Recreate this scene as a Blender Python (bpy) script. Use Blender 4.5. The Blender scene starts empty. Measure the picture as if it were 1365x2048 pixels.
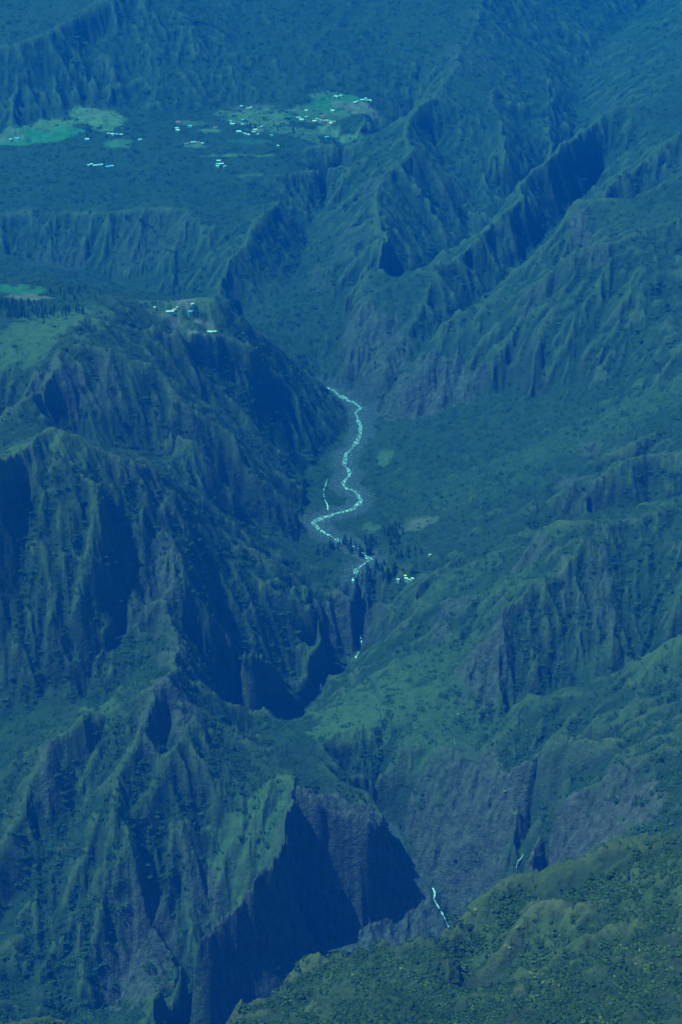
import bpy, math, random, time
import numpy as np
from mathutils import Vector, Matrix
T0 = time.time()
sc = bpy.context.scene
C = sc.collection
rng = np.random.default_rng(7)
random.seed(7)

# ------------------------------------------------------------------ camera
CAM_Z, F, PITCH = 2200.0, 4000.0, math.radians(25.0)      # F: focal length in pixels of the 1365 x 2048 photograph
cam = bpy.data.cameras.new('camera'); camo = bpy.data.objects.new('camera', cam); C.objects.link(camo)
camo.location = (0, 0, CAM_Z); camo.rotation_euler = (math.radians(90) - PITCH, 0, 0)
cam.sensor_fit = 'VERTICAL'; cam.sensor_height = 24; cam.lens = 24 * F / 2048
cam.clip_start = 5; cam.clip_end = 40000
sc.camera = camo
sc.render.resolution_x, sc.render.resolution_y = 682, 1024

# ------------------------------------------------------------------ light
SUN_EL, SUN_AZ = math.radians(62), math.radians(-102)       # azimuth from +Y (ahead), negative = left
sd = Vector((math.sin(SUN_AZ) * math.cos(SUN_EL), math.cos(SUN_AZ) * math.cos(SUN_EL), math.sin(SUN_EL)))
sl = bpy.data.lights.new('sun', 'SUN'); sl.energy = 5.0; sl.angle = math.radians(0.5); sl.color = (1.0, 0.93, 0.80)
so = bpy.data.objects.new('sun', sl); C.objects.link(so); so.rotation_euler = sd.to_track_quat('Z', 'Y').to_euler()
so.location = (-2000, 2500, 4000)
w = bpy.data.worlds.new('World'); sc.world = w; w.use_nodes = True
nt = w.node_tree; nt.nodes.clear()
sky = nt.nodes.new('ShaderNodeTexSky'); sky.sky_type = 'NISHITA'; sky.sun_disc = False
sky.sun_elevation = SUN_EL; sky.sun_rotation = SUN_AZ; sky.altitude = 1500
bg = nt.nodes.new('ShaderNodeBackground'); bg.inputs[1].default_value = 0.10
wo = nt.nodes.new('ShaderNodeOutputWorld')
nt.links.new(sky.outputs[0], bg.inputs[0]); nt.links.new(bg.outputs[0], wo.inputs[0])
sc.view_settings.view_transform = 'Standard'; sc.view_settings.look = 'None'
sc.view_settings.exposure = 0.22; sc.view_settings.gamma = 1.0
sc.cycles.use_denoising = True
sc.cycles.max_bounces = 6; sc.cycles.diffuse_bounces = 2; sc.cycles.volume_bounces = 2; sc.cycles.glossy_bounces = 1
HAZE = True

# ------------------------------------------------------------------ terrain skeleton
# every line is a ridge, valley, rim or foot of the mountains; a point is read off as (px, py, v):
# v < 1400 is a height above the sea, v >= 1450 a distance north of the viewpoint
cp, sp = math.cos(PITCH), math.sin(PITCH)
def ray(px, py):
    u, t = (px - 682.5) / F, (py - 1024) / F
    return np.array([u, cp - t * sp, -sp - t * cp])
def P(px, py, v):
    r = ray(px, py)
    k = v / r[1] if v >= 1450 else (v - CAM_Z) / r[2]
    return np.array([r[0] * k, r[1] * k, CAM_Z + r[2] * k])
RIVER = [(637,776,620),(655,778,619),(667,782,618),(679.5,793,615),(697,801,611),(709,806,609),(721,817,605),(711,827,601),(717,838.5,598),(723.5,852.5,596),(721,866.5,593),(719,877,591),(707.6,896.4,587),(692,910.5,584),(686.5,930,580),(699,940,578),(700.6,951,576),(686.5,968.5,573),(692,979,572),(709.5,982.5,571),(716.5,993,570),(723.5,1003.6,569),(709.5,1017.7,567),(697,1022,566),(674,1027,565),(658.5,1031.7,564),(637.3,1040.5,563),(626,1046.7,562),(637.3,1056,561),(648,1067,560),(662,1073,558),(690,1088,555),(722,1103,552),(733,1115,549),(741,1120,548),(728,1128,547),(712,1140,546),(708,1165,541)]
GORGE = [(708,1165,541),(722,1195,3270),(725,1230,3250),(722,1290,3219),(718,1310,428),(700,1335,420),(640,1400,400),(560,1450,390),(510,1490,385)]
LOWER = [(740,1600,410),(750,1625,395),(790,1660,375),(805,1700,360),(820,1745,345),(868,1785,320),(869.5,1812,305),(882.6,1829,295),(895,1856,280),(905,1890,265),(850,1960,245),(740,2020,230),(600,2080,215),(450,2160,200)]
CREST = [(1600,1640,1060),(1450,1655,1030),(1365,1666,1010),(1283,1666,1000),(1223,1671,990),(1173,1716,965),(1083,1736,945),(1033,1751,935),(993,1766,925),(968,1786,915),(943,1816,900),(918,1851,885),(903,1871,880),(883,1871,882),(848,1871,892),(828,1891,885),(798,1896,885),(773,1878,893),(748,1901,884),(713,1898,886),(683,1906,882),(630,1905,880),(596,1920,870),(590,1945,855),(575,1975,845),(530,2010,845),(460,2050,850),(380,2120,860)]
CREST2 = [(-150,2015,910),(0,2037,900),(60,2036,897),(120,2046,890),(200,2085,878)]
LINES = [
 # right massif
 [(683,595,4170),(748,535,4300),(778,470,4420),(755,425,4560),(758,355,4700),(800,325,4760),(820,300,4800),(815,245,4980),(858,200,5150),(903,135,5400),(953,45,5700),(980,-60,6000)],
 [(545,665,690),(575,610,715),(595,540,740),(620,460,765),(650,400,790),(700,330,830),(760,290,860),(830,225,890)],
 [(545,665,690),(590,690,670),(640,730,640),(637,776,622)],
 [(650,740,640),(700,650,690),(760,600,710),(800,570,720),(860,540,725),(930,500,730),(1000,450,745),(1040,400,765),(1100,340,790),(1150,280,820),(1160,220,860),(1148,150,900),(1178,125,915),(1233,65,950),(1298,10,990)],
 [(685,740,4010),(698,680,4060),(723,615,4130),(750,585,4180),(828,550,4240),(863,530,4260),(903,525,4270),(933,495,4340),(963,465,4400),(1003,435,4460),(1033,400,4540),(1048,370,4620),(1068,340,4700),(1098,320,4740),(1153,272,4900),(1183,245,4980),(1233,210,5080),(1283,210,5080),(1308,200,5120),(1365,135,5350),(1450,60,5600)],
 [(863,530,4260),(858,590,4170),(820,650,4080),(770,720,4000),(745,780,3960)],
 [(1200,360,820),(1150,420,800),(1080,480,780),(1020,560,755),(950,610,740),(890,655,725),(850,695,705),(810,750,670),(780,800,630),(765,825,605)],
 [(1365,260,4700),(1298,310,4650),(1258,335,4620),(1228,365,4580),(1213,392,4520)],
 [(1500,300,4300),(1365,350,4280),(1323,372,4260),(1288,385,4260),(1258,397,4260),(1203,395,4280),(1148,397,4300),(1133,430,4260),(1108,475,4220),(1083,515,4180),(1063,550,4150)],
 [(1148,397,4300),(1158,480,4180),(1130,540,4130)],
 [(1365,430,860),(1250,450,825),(1160,510,795),(1090,560,765)],[(980,1960,275),(900,2000,262),(800,2060,250),(650,2120,235)],
 [(1500,390,4050),(1365,432,4020),(1323,450,4010),(1283,460,4010),(1233,480,4000),(1183,490,3990),(1148,500,3990),(1118,510,3990),(1093,540,4000),(1063,560,4010),(1033,585,4020),(993,602,4030),(923,625,4050),(893,645,4010),(880,690,3970),(850,740,3930),(820,790,3900)],
 [(1203,495,3985),(1198,525,3960),(1173,555,3940),(1133,605,3900),(1108,615,3890),(1083,655,3860),(1073,700,3820),(1060,750,3800)],
 [(1063,560,4010),(1050,620,3960),(1000,700,3900),(960,760,3880)],
 [(1120,560,860),(1080,620,3925),(1035,700,3890),(1010,760,680)],
 [(1283,460,4010),(1290,540,3900),(1270,640,3790)],
 [(1500,620,880),(1365,693,840),(1303,728,800),(1253,773,760),(1183,803,720),(1083,803,690),(1033,783,680),(983,788,670),(923,808,650),(823,835,612),(773,833,603),(721,825,603)],
 [(1083,125,5650),(1098,170,5500),(1100,210,5380),(1103,285,5200)],
 [(983,180,5300),(1003,260,5100),(1005,320,4990)],
 [(870,280,5100),(900,330,4990),(950,420,4850)],[(1050,240,5300),(1060,320,5080)],
 [(1040,60,1010),(1083,125,5650)],[(1365,0,6000),(1365,60,5750)],
 # far wall and the plateau with the hamlets
 [(-200,60,5350),(0,95,5250),(75,75,5300),(150,35,5400),(215,0,5500),(300,-60,5700)],
 [(180,100,5400),(230,60,5450)],[(350,120,5380),(380,30,5550)],[(480,100,5480),(520,0,5750)],[(600,100,5520),(700,0,5800)],
 [(-200,270,5000),(0,265,5050),(100,240,5120),(180,205,5230),(245,215,5220),(300,240,5150),(450,215,5260),(600,195,5300),(740,180,5400)],
 [(740,200,5350),(730,240,5180),(720,285,4980)],[(600,240,5180),(450,250,5130)],
 [(720,285,4980),(600,290,5000),(400,300,4970),(200,290,5000),(0,290,5010),(-200,290,5000)],
 [(690,330,4900),(550,350,4840),(300,350,4850),(0,350,4850),(-200,350,4830)],
 [(-200,440,4650),(0,430,4680),(100,425,4680),(220,425,4640),(300,415,4620),(370,415,4600),(400,440,4540),(402,480,4480)],
 [(560,400,4640),(530,430,4520),(500,470,4440),(465,515,4350),(445,560,4250),(430,592,4180)],
 [(425,520,4420),(410,580,4380)],[(570,460,4560),(540,530,4420),(520,600,4300)],
 [(-200,490,740),(-50,500,740),(60,520,730),(150,540,715),(230,565,700),(330,600,690),(430,620,690),(500,650,690),(545,665,690)],
 # left range
 [(-200,560,3800),(0,550,3850),(80,545,3880),(150,575,3820),(210,592,3740),(230,590,3680)],
 [(-200,600,3650),(0,600,3690),(100,610,3660)],
 [(-200,650,3480),(0,650,3550),(80,640,3570),(175,620,3600),(230,590,3680),(280,605,3690),(345,605,3720),(430,597,3760),(470,625,3780),(520,660,3810),(560,700,3850),(600,740,3900),(640,768,3960),(690,808,3935)],
 [(300,640,3620),(380,665,3640),(430,668,3680),(500,690,3720),(560,750,3760),(620,810,3800),(680,865,3800)],
 [(195,605,3640),(230,625,3610),(280,650,3620),(320,683,3630),(380,713,3640),(425,743,3650),(470,773,3660),(515,813,3670),(555,853,3680),(595,903,3690),(625,913,3700)],
 [(230,660,3560),(300,710,3540),(360,770,3550),(430,820,3550),(490,880,3540),(540,940,3520),(600,975,3540)],
 [(175,625,3560),(120,690,3440),(170,690,3440),(225,698,3440),(260,723,3430),(300,728,3440),(325,748,3440),(350,788,3420),(390,828,3420),(425,848,3430),(465,868,3430),(480,913,3410),(500,953,3400),(545,983,3420),(590,1020,3430)],
 [(340,850,3350),(380,883,3320),(425,918,3320),(440,953,3310),(475,993,3320),(500,1028,3340)],
 [(120,690,3440),(110,725,3370),(95,760,3320),(50,795,3260),(0,850,3180),(-100,900,3100)],
 [(-100,950,780),(0,900,790),(100,870,810),(200,888,800),(280,905,760),(350,945,720),(420,985,680),(500,1045,600),(570,1085,570)],
 [(-150,940,2850),(0,918,2960),(40,898,2995),(75,868,3030),(115,853,3055),(155,868,3070),(190,888,3080),(230,910,3082),(270,920,3098),(310,938,3118),(350,963,3155),(400,993,3205),(450,1028,3270),(500,1053,3310),(540,1078,3330),(575,1103,3330)],
 [(350,963,3155),(345,993,3110),(335,1028,3075),(320,1058,3050),(345,1083,3032),(365,1118,3012),(375,1158,2985),(362,1200,2958),(355,1240,2922),(350,1278,2885),(345,1320,2820),(340,1357,2710)],
 [(375,1158,2985),(345,1178,2962),(300,1208,2930),(250,1268,2888),(215,1308,2860),(150,1353,2815),(80,1400,2772)],
 [(350,1278,2885),(320,1328,2835),(280,1366,2808),(220,1400,2790)],
 [(35,970,2985),(38,1050,2938),(33,1160,2878),(40,1300,2800)],[(110,980,2980),(120,1100,2912),(100,1250,2830)],[(200,960,3008),(190,1060,2948),(150,1200,2862)],
 [(285,1000,3055),(285,1060,3020),(285,1130,2985),(255,1200,2935)],[(235,1000,3028),(240,1100,2975),(235,1200,2918),(200,1300,2840)],[(-200,1300,2800),(0,1400,2768)],
 [(470,1098,3170),(500,1133,3150),(545,1173,3130),(575,1193,3140),(615,1203,3150),(635,1228,3140),(640,1273,3120),(615,1328,3080)],
 [(375,1158,2985),(430,1230,2985),(490,1290,2990),(560,1340,3040)],
 [(690,1350,3090),(600,1362,3060),(540,1372,3040),(470,1400,2980),(450,1430,2900)],
 [(-200,1530,2660),(-40,1480,2710),(40,1440,2735),(110,1410,2760),(200,1400,2800)],
 # lower left mountain
 [(340,1357,2710),(390,1411,2710),(430,1426,2720),(460,1456,2710),(500,1486,2690),(520,1511,2670),(540,1541,2640),(565,1556,2610),(600,1556,2590),(590,1610,2540),(575,1670,2482),(540,1730,2445),(500,1780,2415),(460,1815,2395),(420,1845,2380),(360,1890,2355),(340,1940,2330),(300,2000,2300),(285,2048,2275),(250,2150,2225)],
 [(340,1357,2710),(310,1366,2705),(260,1401,2700),(215,1420,2690),(175,1431,2655),(150,1446,2642),(95,1491,2612),(75,1531,2592),(50,1576,2568),(45,1611,2550),(20,1666,2520),(0,1696,2505),(-80,1780,2460)],
 [(310,1366,2705),(300,1406,2668),(285,1451,2638),(275,1486,2620),(250,1516,2604),(215,1571,2576),(205,1596,2564),(170,1700,2510),(100,1850,2436)],
 [(400,1440,2680),(350,1500,2625),(300,1580,2575),(245,1651,2538),(245,1706,2508),(205,1771,2476),(170,1806,2459),(120,1866,2429),(80,1931,2397),(25,1986,2370),(-60,2060,2335)],
 [(205,1771,2476),(205,1826,2448),(180,1891,2416),(175,1931,2398),(165,2000,2363),(150,2060,2335)],
 [(350,1640,2568),(340,1750,2512),(310,1850,2464),(260,1950,2414),(215,2048,2370)],
 [(190,1500,2642),(130,1620,2574),(60,1760,2502),(-20,1880,2442)],[(420,1500,2650),(440,1600,2600),(400,1680,2560)],[(335,1440,2690),(330,1520,2640)],
 [(600,1556,2590),(610,1580,2575),(660,1622,2570),(730,1642,2575),(782,1640,2590)],
 [(650,1530,2680),(700,1590,2630),(775,1632,2610)],
 [(620,1900,265),(680,1880,275),(740,1850,290),(800,1795,318)],[(620,1900,265),(560,1960,250),(480,2010,235),(420,2060,220),(330,2160,200)],
 # middle slope above the gorge and the right-hand ridges
 [(705,855,592),(660,900,588),(640,920,582),(610,980,574),(600,1040,568),(620,1100,562),(650,1130,555)],
 [(745,880,592),(750,950,580),(760,1010,572),(770,1080,562),(790,1140,556)],
 [(700,1180,542),(655,1185,3230),(600,1170,560)],[(722,1190,3212),(760,1195,3187),(800,1215,3158),(800,1250,3128),(740,1310,3074),(700,1342,3039),(720,1380,2936),(620,1430,2852),(510,1483,2769)],
 [(665,1300,438),(620,1345,425)],[(765,1290,440),(740,1300,432)],
 [(1365,740,3640),(1365,790,3560),(1200,850,3560),(1000,900,3600),(800,880,3780)],[(900,950,3560),(780,1000,3540)],[(1000,1020,3350),(900,1060,3370)],
 [(1060,1050,3210),(1030,1063,3215),(930,1100,3207),(870,1135,3165),(840,1165,3140)],[(1030,1088,3215),(930,1132,3207),(870,1165,3165),(845,1190,3140)],
 [(1500,1180,720),(1365,1290,600),(1250,1345,570),(1150,1378,545),(1060,1400,525),(1020,1440,510),(975,1495,500)],
 [(1500,950,3140),(1365,1000,3120),(1268,1033,3090),(1188,1043,3080),(1163,1043,3080),(1133,1038,3090),(1108,1055,3090),(1083,1060,3100),(1060,1085,3110),(1023,1125,3120),(990,1150,3120)],
 [(1163,1043,3080),(1163,1078,3040),(1133,1123,3000),(1118,1148,2985),(1078,1156,2980),(1058,1178,2960),(1033,1203,2940),(1003,1213,2930),(983,1263,2910),(970,1330,2880),(950,1400,2840),(940,1460,2790)],
 [(1180,1150,3000),(1215,1210,2950),(1230,1280,2890)],
 [(1500,880,3360),(1365,903,3330),(1283,908,3320),(1263,923,3310),(1213,953,3290),(1163,970,3280),(1133,968,3300)],
 [(1450,980,720),(1300,1015,690),(1133,1040,650),(1050,1090,610)],
 [(1500,800,3500),(1365,843,3480),(1303,868,3450),(1248,890,3440),(1203,923,3430),(1178,938,3430)],[(1300,912,715),(1190,965,670)],
 [(900,1200,3080),(920,1300,2960),(850,1400,2850),(720,1460,2790),(600,1500,2740)],[(900,1470,2760),(800,1500,2750)],
 [(700,1538,2730),(720,1545,2735),(790,1550,2735),(850,1515,2720),(900,1500,2720),(963,1516,2700)],
 [(690,1560,2700),(715,1570,2690),(770,1625,2630)],[(1450,1230,2760),(1365,1273,2760),(1313,1303,2750),(1273,1323,2750),(1243,1343,2750),(1228,1366,2740),(1188,1381,2740),(1133,1383,2755),(1113,1398,2750),(1058,1386,2770),(1038,1411,2750),(1023,1441,2730),(1003,1471,2710),(983,1488,2700),(965,1520,2690),(1010,1560,2640),(1030,1640,2580),(1035,1690,2540)],
 [(1365,1370,640),(1250,1440,610),(1120,1480,560),(1040,1530,530)],
 [(1450,1340,2610),(1365,1380,2600),(1308,1416,2580),(1258,1461,2550),(1248,1476,2540),(1183,1481,2560),(1113,1481,2590),(1098,1501,2590),(1078,1516,2600),(1043,1531,2620),(1013,1551,2620)],
 [(1365,1500,560),(1260,1520,540),(1170,1560,500),(1090,1630,458),(1050,1700,435),(1000,1770,385),(950,1840,300),(930,1880,275)],
 [(1500,1450,2380),(1365,1490,2390),(1328,1488,2400),(1308,1511,2395),(1283,1511,2400),(1218,1521,2420),(1213,1536,2420),(1193,1561,2420),(1158,1581,2430),(1128,1596,2440),(1108,1631,2430),(1083,1656,2430),(1063,1691,2420),(1053,1740,2390)],
 [(1308,1511,2395),(1310,1590,2320),(1310,1670,2250)],[(1240,1640,2290),(1160,1720,2260),(1050,1800,370)],
 [(870,1600,2680),(893,1680,2640),(912,1740,2610)],[(820,1600,2700),(850,1680,2660)],
 # near slope
 [(1183,1791,985),(1133,1801,975),(1093,1801,968),(1073,1816,962),(1043,1841,952),(1028,1866,940),(1003,1901,925),(983,1926,912)],
 [(1230,1770,975),(1170,1790,950),(1080,1800,925),(1000,1860,895),(960,1910,870),(935,1950,858),(960,2000,880)],
 [(848,1871,892),(900,1915,885),(930,1946,880)],[(1365,1760,1035),(1365,1850,1050),(1365,2048,1060),(1365,2200,1070)],
 [(1200,1880,1000),(1100,1950,965)],[(900,2000,905),(880,2060,925)],[(1600,2300,1100),(1000,2060,1000),(700,2060,925),(550,2060,872)],[(1100,1860,955),(1060,1920,930)],
 [(780,1950,893),(700,1990,893)],
]
WORLD_LINES = [[(-3500,7200,1550),(0,7200,1450),(3500,7200,1500)],[(-3500,6400,1350),(-900,6200,1280)],[(-2500,1300,700),(-1500,1400,650)],[(-500,900,900),(0,900,980),(700,900,1150)]]

def dense(p3, step):
    out = []
    for a, b in zip(p3[:-1], p3[1:]):
        n = max(2, int(np.linalg.norm((b - a)[:2]) / step) + 1)
        s = np.linspace(0, 1, n)[:, None]
        out.append(a + (b - a) * s)
    return np.concatenate(out)
L3 = [np.array([P(*p) for p in l]) for l in LINES] + [np.array(l, float) for l in WORLD_LINES]
def widened(pts, wdt, rise=0.0):
    p3 = np.array([P(*p) for p in pts]); res = [p3]
    t = np.gradient(p3[:, :2], axis=0); t /= np.linalg.norm(t, axis=1)[:, None] + 1e-9
    n = np.stack([-t[:, 1], t[:, 0]], 1)
    for s in (-1, 1):
        q = p3.copy(); q[:, :2] += n * s * wdt; q[:, 2] += rise; res.append(q)
    return res
L3 += widened(RIVER, 16, 0.5) + widened(GORGE, 5, 0.5) + widened(LOWER, 11, 1.0)
for cr, dy, dz in ((CREST, 140, 290), (CREST2, 140, 330)):
    p3 = np.array([P(*p) for p in cr]); L3.append(p3)
    q = p3.copy(); q[:, 1] += dy; q[:, 0] -= 25; q[:, 2] -= dz; L3.append(q)
PTS = np.concatenate([dense(l, 1.5) for l in L3])

# membrane surface through the skeleton, coarse to fine
X0, X1, Y0, Y1 = -2400.0, 2400.0, 900.0, 7300.0
def solve():
    H = None
    for cs, it in ((128, 400), (64, 300), (32, 250), (16, 200), (8, 150), (4, 80)):
        nx, ny = int((X1 - X0) / cs) + 1, int((Y1 - Y0) / cs) + 1
        ix = np.rint((PTS[:, 0] - X0) / cs).astype(int); iy = np.rint((PTS[:, 1] - Y0) / cs).astype(int)
        ok = (ix >= 0) & (ix < nx) & (iy >= 0) & (iy < ny)
        k = iy[ok] * nx + ix[ok]
        cnt = np.bincount(k, minlength=nx * ny); sm = np.bincount(k, PTS[ok, 2], minlength=nx * ny)
        m = (cnt > 0).reshape(ny, nx); v = (sm / np.maximum(cnt, 1)).reshape(ny, nx)
        if H is None: H = np.full((ny, nx), 800.0)
        else:
            yy = np.linspace(0, H.shape[0] - 1, ny); xx = np.linspace(0, H.shape[1] - 1, nx)
            y0 = np.minimum(yy.astype(int), H.shape[0] - 2); x0 = np.minimum(xx.astype(int), H.shape[1] - 2)
            fy = (yy - y0)[:, None]; fx = (xx - x0)[None]
            H = (H[y0][:, x0] * (1 - fy) + H[y0 + 1][:, x0] * fy) * (1 - fx) + (H[y0][:, x0 + 1] * (1 - fy) + H[y0 + 1][:, x0 + 1] * fy) * fx
        H[m] = v[m]
        for _ in range(it):
            Q = np.pad(H, 1, mode='edge')
            N = (Q[:-2, 1:-1] + Q[2:, 1:-1] + Q[1:-1, :-2] + Q[1:-1, 2:]) * 0.25
            H = np.where(m, v, N)
    return H, 4.0
H, CS = solve()
print('solve', time.time() - T0)

def samp(A, x, y):
    gx = np.clip((x - X0) / CS, 0, A.shape[1] - 1.001); gy = np.clip((y - Y0) / CS, 0, A.shape[0] - 1.001)
    ix = gx.astype(int); iy = gy.astype(int); fx = gx - ix; fy = gy - iy
    return (A[iy, ix] * (1 - fx) + A[iy, ix + 1] * fx) * (1 - fy) + (A[iy + 1, ix] * (1 - fx) + A[iy + 1, ix + 1] * fx) * fy
def hash2(ix, iy, s):
    h = (ix * 374761393 + iy * 668265263 + s * 1442695041) & 0xffffffff
    h = ((h ^ (h >> 13)) * 1274126177) & 0xffffffff
    h2 = ((h ^ (h >> 16)) * 2246822519) & 0xffffffff
    return (h & 0xffff) / 65535.0, ((h2 >> 8) & 0xffff) / 65535.0
def vnoise(x, y, s):
    ix = np.floor(x).astype(np.int64); iy = np.floor(y).astype(np.int64); fx = x - ix; fy = y - iy
    fx = fx * fx * (3 - 2 * fx); fy = fy * fy * (3 - 2 * fy)
    a = hash2(ix, iy, s)[0]; b = hash2(ix + 1, iy, s)[0]; c = hash2(ix, iy + 1, s)[0]; d = hash2(ix + 1, iy + 1, s)[0]
    return (a * (1 - fx) + b * fx) * (1 - fy) + (c * (1 - fx) + d * fx) * fy
def fbm(x, y, s, n=4, g=0.5):
    o = 0; a = 1; t = 0
    for i in range(n):
        o = o + a * vnoise(x * 2 ** i, y * 2 ** i, s + i * 17); t += a; a *= g
    return o / t
def gully(x, y, dx, dy, lam, s):
    """stripes running down the slope: wave direction (dx,dy) is the contour direction"""
    px, py = x / lam, y / lam
    ix = np.floor(px).astype(np.int64); iy = np.floor(py).astype(np.int64)
    v = 0; gx = 0; gy = 0; wt = 1e-6
    for i in (-1, 0, 1):
        for j in (-1, 0, 1):
            a, b = hash2(ix + i, iy + j, s)
            qx = px - (ix + i + a); qy = py - (iy + j + b)
            w_ = np.exp(-2.6 * (qx * qx + qy * qy))
            ph = (qx * dx + qy * dy) * 2 * math.pi
            v = v + np.cos(ph) * w_; sn = -np.sin(ph) * w_
            gx = gx + sn * dx; gy = gy + sn * dy; wt = wt + w_
    return v / wt, gx / wt, gy / wt

yy, xx = np.mgrid[0:H.shape[0], 0:H.shape[1]]
GX = X0 + xx * CS; GY = Y0 + yy * CS
# wander of the coordinates keeps the faces from looking ruled
def smooth(A, n):
    for _ in range(n):
        Q = np.pad(A, 1, mode='edge'); A = (Q[:-2, 1:-1] + Q[2:, 1:-1] + Q[1:-1, :-2] + Q[1:-1, 2:] + 4 * A) / 8
    return A
wx = (fbm(GX / 70, GY / 70, 301, 3) - 0.5) * 30 + (fbm(GX / 20, GY / 20, 311, 2) - 0.5) * 9
wy = (fbm(GX / 70, GY / 70, 302, 3) - 0.5) * 30 + (fbm(GX / 20, GY / 20, 312, 2) - 0.5) * 9
H = samp(H, GX + wx, GY + wy)
# distance-like mask: keep the skeleton where it is
K = np.zeros(H.shape); K[np.clip(np.rint((PTS[:, 1] - Y0) / CS).astype(int), 0, H.shape[0] - 1), np.clip(np.rint((PTS[:, 0] - X0) / CS).astype(int), 0, H.shape[1] - 1)] = 1
near = np.clip(smooth(K, 8) * 3.5, 0, 1)
Hs = smooth(H, 6)
gy_, gx_ = np.gradient(Hs, CS); g0y, g0x = gy_, gx_
D = np.zeros(H.shape)
for lam, amp, s in ((135, 15, 1), (66, 8.5, 2), (34, 5.5, 3), (18, 3.6, 4)):
    sl_ = np.hypot(gx_, gy_); sl0 = np.hypot(g0x, g0y) if lam < 110 else sl_; k = np.clip(sl_ * 2.2, 0, 1.25)
    cx, cy = -gy_ / (sl_ + 1e-4), gx_ / (sl_ + 1e-4)
    v, ax, ay = gully(GX, GY, cx * k, cy * k, lam, s)
    stp = np.clip((sl0 - 0.25) / 0.5, 0, 1.3) * np.clip((3.2 - sl0) / 1.4, .15, 1)
    am = amp * stp * (1 - 0.75 * near) * np.clip(0.15 + 2.6 * (fbm(GX / (lam * 2.2), GY / (lam * 2.2), 700 + s, 2) - .25), .1, 1.5)
    sh = 1 - 2 * np.sqrt(np.clip((1 - v) * 0.5, 0, 1))       # sharp crests, round gully floors
    D += am * (0.5 * v + 0.5 * sh)
    gx_ = gx_ + ax * am * 2 * math.pi / lam * 0.6; gy_ = gy_ + ay * am * 2 * math.pi / lam * 0.6
rough = np.clip(np.hypot(*np.gradient(Hs, CS)) / 0.4, 0.25, 1.2)
D += (fbm(GX / 50, GY / 50, 50, 4, 0.6) - 0.5) * 16 * rough * (1 - 0.35 * near)
H = H + D
rv = np.concatenate([dense(np.array([P(*p) for p in l]), 2) for l in (RIVER,)])
print('erosion', time.time() - T0)
SLOPE = smooth(np.hypot(*np.gradient(H, CS)), 1)
CURV = 0.65 * (H - smooth(H, 26)) + 0.35 * (H - smooth(H, 110))

def height(x, y):
    z = samp(H, x, y)
    k = np.clip(samp(SLOPE, x, y) * 1.6, 0.3, 1)
    rg = 1 - 2 * np.abs(fbm(x / 13, y / 13, 95, 3, 0.55) - 0.5) * 2.2
    return z + (fbm(x / 7, y / 7, 90, 3, 0.65) - 0.5) * 4.5 * k + rg * 2.2 * np.clip(k, .45, 1)

# ------------------------------------------------------------------ ground sheet: finer where it is nearer
QK = globals().get('QUALITY', 1.0)
un = int(820 * QK); uo = int(70 * QK)
u_in = np.linspace(-0.19, 0.19, un); side = np.linspace(0, 1, uo + 1)[1:] ** 1.6 * 0.45
U = np.concatenate([-(0.19 + side)[::-1], u_in, 0.19 + side])
nr = int(1900 * QK)
V = np.exp(np.linspace(math.log(1180), math.log(7200), nr))
UU, VV = np.meshgrid(U, V)
MX = UU * VV; MY = VV.copy(); MZ = height(MX, MY)
nv = MX.size; nc = len(U)
me = bpy.data.meshes.new('hills')
co = np.stack([MX.ravel(), MY.ravel(), MZ.ravel()], 1).astype(np.float32)
idx = np.arange(nv).reshape(nr, nc)
q = np.stack([idx[:-1, :-1].ravel(), idx[:-1, 1:].ravel(), idx[1:, 1:].ravel(), idx[1:, :-1].ravel()], 1).astype(np.int32)
me.vertices.add(nv); me.vertices.foreach_set('co', co.ravel())
me.loops.add(q.size); me.loops.foreach_set('vertex_index', q.ravel())
me.polygons.add(len(q)); me.polygons.foreach_set('loop_start', np.arange(0, q.size, 4, dtype=np.int32))
me.polygons.foreach_set('use_smooth', np.ones(len(q), bool))
me.update()
hills = bpy.data.objects.new('hills', me); C.objects.link(hills); hills['kind'] = 'structure'
print('mesh', time.time() - T0, nv)

# ------------------------------------------------------------------ helpers
def hit(px, py):
    """where a line of sight first meets the ground"""
    t = (py - 1024) / F; yc = cp - t * sp
    u = (px - 682.5) / F / yc; s_ = (-sp - t * cp) / yc
    z = height(u * V, V); k = np.nonzero(z > CAM_Z + s_ * V)[0]
    k = k[0] if len(k) else len(V) - 1
    y = V[k]
    return Vector((u * y, y, float(height(np.array([u * y]), np.array([y]))[0])))
def gz(x, y): return float(height(np.array([x]), np.array([y]))[0])
def newmesh(name, v, f, mats, smooth=False, mi=None):
    me = bpy.data.meshes.new(name); me.from_pydata([tuple(p) for p in v], [], f)
    for m_ in (mats if isinstance(mats, (list, tuple)) else [mats]): me.materials.append(m_)
    if mi: me.polygons.foreach_set('material_index', mi)
    if smooth: me.polygons.foreach_set('use_smooth', [True] * len(f))
    me.update(); return me
def link(name, data, parent=None, loc=(0, 0, 0)):
    o = bpy.data.objects.new(name, data); C.objects.link(o); o.location = loc
    if parent: o.parent = parent
    return o
def tag(o, label=None, cat=None, group=None, kind=None):
    for k_, v_ in (('label', label), ('category', cat), ('group', group), ('kind', kind)):
        if v_: o[k_] = v_
    return o
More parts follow.
